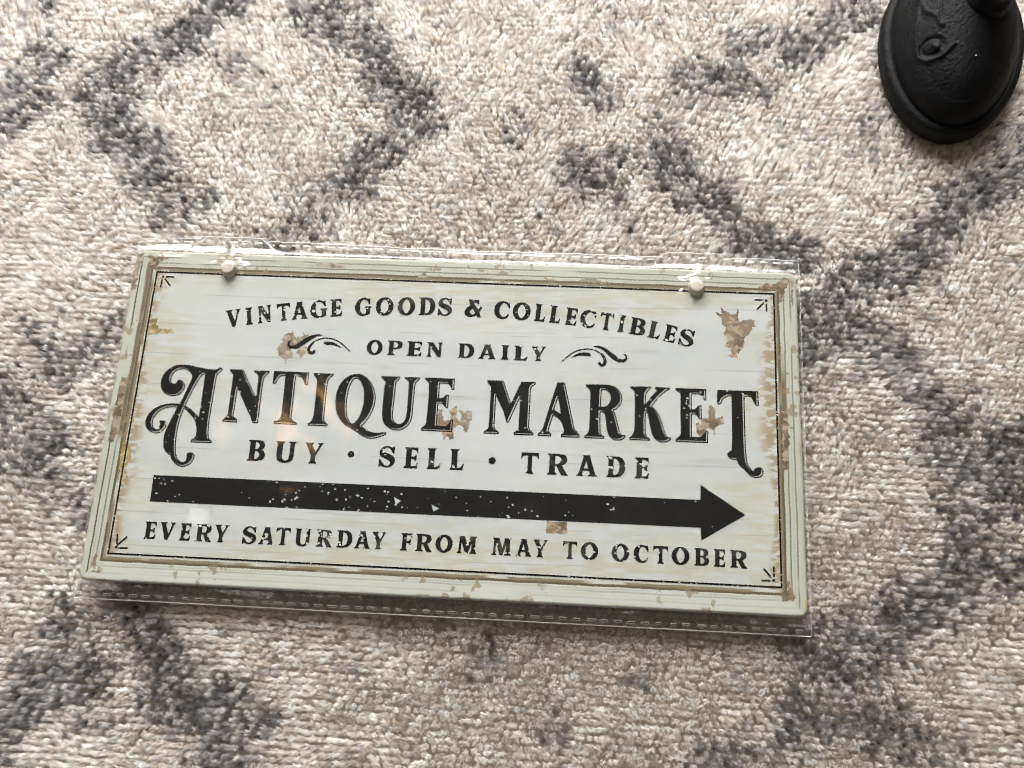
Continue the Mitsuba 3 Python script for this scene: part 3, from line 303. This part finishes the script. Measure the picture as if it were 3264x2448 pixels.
# ------------------------------------------------------------------ the sign
labels['metal_sign'] = {'label': 'cream vintage market sign with black lettering and arrow inside a clear plastic bag', 'category': 'sign'}
def sl(inset, z, r): return np.c_[rrect(-W2 + inset, -H2 + inset, W2 - inset, H2 - inset, max(r - inset, .0008)), np.full(28, ZT + z)]
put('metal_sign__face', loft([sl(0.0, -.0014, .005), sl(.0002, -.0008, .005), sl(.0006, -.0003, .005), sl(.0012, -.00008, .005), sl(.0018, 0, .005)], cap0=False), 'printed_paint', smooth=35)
put('metal_sign__rim', loft([sl(.0034, -.0114, .005), sl(.0026, -.0108, .005), sl(.0012, -.0070, .005), sl(.0, -.0014, .005)], cap1=False), 'tin_side', smooth=40)
Z1, Z2 = ZT + .00012, ZT + .00022
def rough(g, amp, seed):
    """A torn edge: the outline resampled and jittered."""
    c = np.array(g.exterior.segmentize(.55).coords)[:-1]
    a = meshkit.fbm(np.c_[c * .9, np.full(len(c), seed)], 3, seed)[:, None] - .5
    b = meshkit.fbm(np.c_[c * .9, np.full(len(c), seed + 9.)], 3, seed + 5)[:, None] - .5
    return Polygon(c + amp * np.c_[a, b]).buffer(0)
frame = sbox(-W2 * 1000 + .4, -H2 * 1000 + .4, W2 * 1000 - .4, H2 * 1000 - .4)
for i, (k, l) in enumerate(DATA['STAIN']):
    g = shape([l], .01).intersection(frame)
    g = max(getattr(g, 'geoms', [g]), key=lambda q: q.area)
    put('metal_sign__stain', sheet(rough(g, 2.4, i), Z1), ['stain_tan', 'stain_brown', 'stain_ochre'][k])
# black border line with gaps
ins = (14.46, 14.91, 13.47, 13.96)     # left, bottom, right, top
o = sbox(-203.2 + ins[0], -101.6 + ins[1], 203.2 - ins[2], 101.6 - ins[3])
b = o.difference(o.buffer(-1.02, join_style=2))
for i in range(70):
    t = o.exterior.interpolate(rng.random(), normalized=True)
    q = rng.random()
    b = b.difference(affinity.rotate(sbox(t.x - .25 - .3 * q, t.y - .55, t.x + .25 + .3 * q, t.y + .55), rng.random() * 180).buffer(.05) if q < .4 else Point(t.x, t.y).buffer(.2 + .25 * q))
put('metal_sign__border', sheet(b, Z2), 'black_ink', label='thin black printed border line')
def word(i):
    return None
for nm, ls in DATA['BIG'].items():
    g = shape(ls, .01)
    inn = g.buffer(-.70)
    g = g.difference(inn.difference(affinity.translate(inn, -.48, .42)).buffer(.02))
    put('metal_sign__letter', sheet(g, Z2), 'black_ink')
for row in DATA['TEXT']:
    for ch, x0, y0, x1, y1, h in row:
        w = math.hypot(x1 - x0, y1 - y0); ux, uy = (x1 - x0) / w, (y1 - y0) / w
        g = affinity.affine_transform(shape(FONT[ch], .01), [ux * w, -uy * h, uy * w, ux * h, x0, y0])
        put('metal_sign__letter', sheet(g, Z2), 'small_ink')
for x, y, r in DATA['DOT']: put('metal_sign__dot', sheet(Point(x, y).buffer(r), Z2), 'black_ink')
ar = shape([DATA['ARROW']], .01).difference(unary_union([Polygon([(-28.5, -46.2), (-24.2, -48.4), (-27, -50.6)]), Polygon([(-6.6, -49.6), (-2, -51.7), (-5.3, -53.5)])]))
put('metal_sign__arrow', sheet(ar, Z2), 'black_ink', label='thick black arrow pointing right')
for l in DATA['FLOURISH']: put('metal_sign__flourish', sheet(shape([l], .01), Z2), 'black_ink')
for w, l in DATA['FLINE']: put('metal_sign__flourish', sheet(LineString(curve(l, .01, False)).buffer(w / 2), Z2), 'black_ink')
for w, l in DATA['MARK']: put('metal_sign__corner_mark', sheet(LineString(curve(l, .01, False)).buffer(w / 2), Z2), 'black_ink')
for x, y, r in DATA['MDOT']: put('metal_sign__corner_mark', sheet(Point(x, y).buffer(r), Z2), 'black_ink')
# worn bare metal at the lower right corner
c4 = np.array([[W2 - .0050, -H2 + .0004], [W2 - .0032, -H2 + .0030], [W2 - .0026, -H2 + .0075], [W2 - .0014, -H2 + .0120], [W2 - .0004, -H2 + .0140], [W2 - .0001, -H2 + .0050], [W2 - .0012, -H2 + .0014]])
# pegs
PEGS = [(-.14315, .0901), (.14298, .08914)]
prof = [(.0050, 0), (.0050, .0006), (.0047, .0022), (.0044, .0040), (.0040, .0047), (.0034, .0050), (.0018, .00515), (.0006, .0050)]
for i, (px_, py_) in enumerate(PEGS):
    a = np.arange(28) * 2 * np.pi / 28
    rad = 1 + .035 * np.sin(3 * a + i) + .02 * np.sin(5 * a + 2 * i)
    put('metal_sign__peg', loft([np.c_[px_ + r * rad * np.cos(a), py_ + r * rad * np.sin(a), np.full(28, ZT - .0002 + z)] for r, z in prof], cap0=False), 'peg_plastic', smooth=50)

# ------------------------------------------------------------------ the bag
labels['plastic_bag'] = {'label': 'clear glossy plastic bag with dashed welded seams around the sign', 'category': 'bag'}
FX0, FX1, FY0, FY1 = -W2 - .0042, W2 + .0034, -H2 - .0094, H2 + .0104
st = .0009
xs, ys = np.linspace(FX0, FX1, int((FX1 - FX0) / st)), np.linspace(FY0, FY1, int((FY1 - FY0) / st))
fx, fy = np.meshgrid(xs, ys)
def film_z(x, y):
    ex, ey = np.maximum(np.abs(x) - W2, 0), np.maximum(np.abs(y) - H2, 0)
    zin = ZT + .0006 + .0005 * f2(x, y, 40, 3, 21)
    # long soft waves, and crumples at the top where the bag bunches
    zin = zin + .0010 * (f2(x + .3 * y, y, 30, 3, 22) - .5) * np.exp(-((x + .10) / .10) ** 2)
    top = np.clip((y - (H2 - .012)) / .022, 0, 1)
    cr = (f2(x * .14, y, 120, 3, 23) - .5) + .35 * (f2(x, y, 90, 3, 28) - .5) * np.clip((np.abs(x) - .12) / .05, 0, 1)
    zin = zin + top * (.0026 * cr + .0018 * (f2(x, y, 22, 2, 24) - .35))
    s = np.clip(ey / np.where(y > 0, .0104, .0094), 0, 1)
    zend = np.where(y > 0, .0055 + .0062 * (f2(x, x * 0, 11, 2, 25) - .5) + .0025 * (f2(x, x * 0, 60, 2, 29) - .5) + .0025 * np.exp(-((x + .165) / .035) ** 2), .0016 + .0022 * f2(x, x * 0, 14, 2, 26))
    prof = np.where(y > 0, s ** 1.25, 1 - (1 - s) ** 1.12)
    z = zin * (1 - prof) + zend * prof
    sx = np.clip(ex / .0038, 0, 1)
    z = z - sx ** 1.5 * (z - .0035)
    z = z + .0004 * np.clip(ey / .003, 0, 1) * (f2(x * .3, y, 220, 2, 27) - .5)
    for i, (a, b) in enumerate(PEGS):
        r = np.hypot(x - a, y - b); th = np.arctan2(y - b, x - a)
        tent = ZT + .0056 * np.exp(-np.maximum(r - .0046, 0) / (.0034 + .0012 * np.sin(5 * th + i) + .0008 * np.sin(9 * th + 2 * i)))
        z = np.where(r < .03, np.logaddexp(z * 3500, tent * 3500) / 3500, z)
    return z
fz = film_z(fx, fy)
ny, nx = fx.shape
ii, jj = np.meshgrid(np.arange(ny - 1), np.arange(nx - 1), indexing='ij')
q = np.stack([ii * nx + jj, ii * nx + jj + 1, (ii + 1) * nx + jj + 1, (ii + 1) * nx + jj], -1).reshape(-1, 4)
VF = np.stack([fx, fy, fz], -1).reshape(-1, 3)
hole = np.array([-.13924, -.06221]); HR = .0055
dh = VF[:, :2] - hole; rh = np.linalg.norm(dh, axis=1)
inside = rh < HR
near = (rh >= HR) & (rh < HR + st * .75)
VF[near, :2] = hole + dh[near] / rh[near, None] * HR
q = q[~inside[q].any(1)]
put('plastic_bag__front_film', (VF, q), 'clear_film', smooth=True, label='clear film with a round vent hole near its lower left corner')
# back sheet: only its margin outside the sign can be seen
bz = lambda x, y: film_z(x, y) - .0006 - .0008 * np.clip((FY1 - np.abs(y) * np.sign(y)) * 0, 0, 1)
B = []
def strip(x0, x1, y0, y1):
    xx, yy = np.meshgrid(np.linspace(x0, x1, 260), np.linspace(y0, y1, 8))
    zz = np.minimum(film_z(xx, yy) - .0005, .0045)
    ny, nx = xx.shape
    a, b_ = np.meshgrid(np.arange(ny - 1), np.arange(nx - 1), indexing='ij')
    qq = np.stack([a * nx + b_, a * nx + b_ + 1, (a + 1) * nx + b_ + 1, (a + 1) * nx + b_], -1).reshape(-1, 4)
    return trimesh.Trimesh(np.stack([xx, yy, zz], -1).reshape(-1, 3), np.vstack([qq[:, [0, 1, 2]], qq[:, [0, 2, 3]]]), process=False)
put('plastic_bag__back_film', trimesh.util.concatenate([strip(FX0, FX1, FY0 + .0002, -H2 - .001), strip(FX0, FX1, H2 + .001, FY1 - .0002)]), 'clear_film', smooth=True)
# welded edges and the dashes of the seams
def on(x, y, up=.00025): return np.stack([x, y, film_z(x, y) + up], -1)
t = np.linspace(0, 1, 240)
put('plastic_bag__edge', tube(on(FX0 + (FX1 - FX0) * t, np.full(240, FY0)), .00032), 'weld_plastic', smooth=True)
put('plastic_bag__edge', tube(on(FX0 + (FX1 - FX0) * t, np.full(240, FY1)), .00028), 'weld_plastic', smooth=True)
put('plastic_bag__edge', tube(on(np.full(240, FX0), FY0 + (FY1 - FY0) * t), .00013), 'weld_plastic', smooth=True)
put('plastic_bag__edge', tube(on(np.full(240, FX1), FY0 + (FY1 - FY0) * t), .00013), 'weld_plastic', smooth=True)
ov = np.array([(math.copysign(1, math.cos(a)) * .0016 + .0005 * math.cos(a), .0005 * math.sin(a)) for a in np.arange(16) * 2 * np.pi / 16 + .01])
for yb in (FY0 + .0026, FY1 - .0032):
    for xc in np.arange(FX0 + .004, FX1 - .003, .0076):
        o_ = ov * [1 + .15 * rng.normal(), 1] + [xc + rng.normal() * .0003, yb + rng.normal() * .0001]
        put('plastic_bag__weld_mark', tube(on(o_[:, 0], o_[:, 1], .0003), 0.00022, 5, closed=True), 'weld_plastic', smooth=True)

# ------------------------------------------------------------------ the stand
labels['cast_stand'] = {'label': 'matte black cast stand base with embossed scroll and upright post at the upper right', 'category': 'stand'}
def sloop(inset, z):
    c = np.array(BASE.buffer(-inset).exterior.coords)[:-1] if inset else np.array(BASE.exterior.coords)[:-1]
    c = c if Polygon(c).exterior.is_ccw else c[::-1]
    ring = LineString(np.vstack([c, c[:1]])); a0 = ring.project(Point(300, 190))
    return np.array([(p.x / 1000, p.y / 1000, z) for p in (ring.interpolate((a0 + s * ring.length) % ring.length) for s in np.arange(160) / 160)])
put('cast_stand__rim', loft([sloop(3.5, -.003), sloop(.8, .0005), sloop(0, .005), sloop(0, .0095), sloop(.5, .0115), sloop(1.6, .0130), sloop(3.6, .0137), sloop(5.0, .0137), sloop(5.9, .0131), sloop(9.0, .0127)]), 'black_iron', smooth=35)
gxs, gys = np.meshgrid(np.linspace(.258, .366, 182), np.linspace(.196, .340, 244))
up_ = BASE.buffer(-6.0)
e = shapely.distance(up_.exterior, shapely.points(gxs * 1000, gys * 1000)) * np.where(shapely.contains_xy(up_, gxs * 1000, gys * 1000), 1, -1)
rise = 25 + 8 * np.clip((gys - .215) / .07, 0, 1)
f = np.clip(e / 39, 0, 1)
zz = .0125 + rise / 1000 * (1 - (1 - f) ** 2.3) ** .62
from scipy.ndimage import gaussian_filter
zz = np.where(e > 9, gaussian_filter(zz, 7), zz)
wt = np.clip((e - 4) / 8, 0, 1)
zz = zz * (1 - wt) + gaussian_filter(zz, 5) * wt
def groove(pts, w, amp):
    d = shapely.distance(LineString(pts), shapely.points(gxs * 1000, gys * 1000))
    return amp * np.exp(-(d / w) ** 2)
zz = zz + .0015 * (groove([(281, 292), (279, 270), (277.5, 257), (278.5, 243), (283, 239), (290, 239.5), (297, 246)], 1.3, 1.0)
    + groove([(281, 284), (283, 273), (287.5, 268), (291, 260)], 1.3, .9) + groove([(293, 290), (290.5, 268), (290, 256)], .7, -.5)
    + groove([(286 + 5.2 * math.cos(a), 248 + 5.2 * math.sin(a)) for a in np.linspace(-.3, 5.2, 24)], 1.2, -.9) + groove([(286, 247.5), (288, 246)], 1.5, .8))
ok = (e > -1.2)
zz = np.where(e < 0, .0125 + e * .001, zz)
ny, nx = gxs.shape
ii, jj = np.meshgrid(np.arange(ny - 1), np.arange(nx - 1), indexing='ij')
q = np.stack([ii * nx + jj, ii * nx + jj + 1, (ii + 1) * nx + jj + 1, (ii + 1) * nx + jj], -1).reshape(-1, 4)
q = q[ok.ravel()[q].all(1)]
VS = np.stack([gxs, gys, zz], -1).reshape(-1, 3)
used = np.unique(q); mp = -np.ones(len(VS), int); mp[used] = np.arange(len(used))
put('cast_stand__dome', (VS[used], mp[q]), 'black_iron', smooth=True)
a = np.arange(32) * 2 * np.pi / 32
post = [(.0150, .030), (.0150, .0425), (.0135, .0455), (.0112, .0475), (.0104, .052), (.0102, .070), (.0098, .30), (.0096, .44), (.0120, .445), (.0120, .452), (.0070, .460), (.0110, .470), (.0125, .480), (.0110, .490), (.0050, .497)]
put('cast_stand__post', loft([np.c_[.3186 + r * np.cos(a), .2790 + r * np.sin(a), np.full(32, z)] for r, z in post], cap0=False), 'black_iron', smooth=40)
li = np.argmin(np.hypot(VS[:, 0] - .3101, VS[:, 1] - .2389))
sp = trimesh.creation.icosphere(2, .00045); sp.apply_scale([1.3, .9, .7]); sp.apply_translation(VS[li] + [0, 0, .0003])
put('lint', sp, 'lint_white', smooth=True)
labels['lint'] = {'label': 'tiny white speck of lint on the black stand base', 'category': 'lint'}
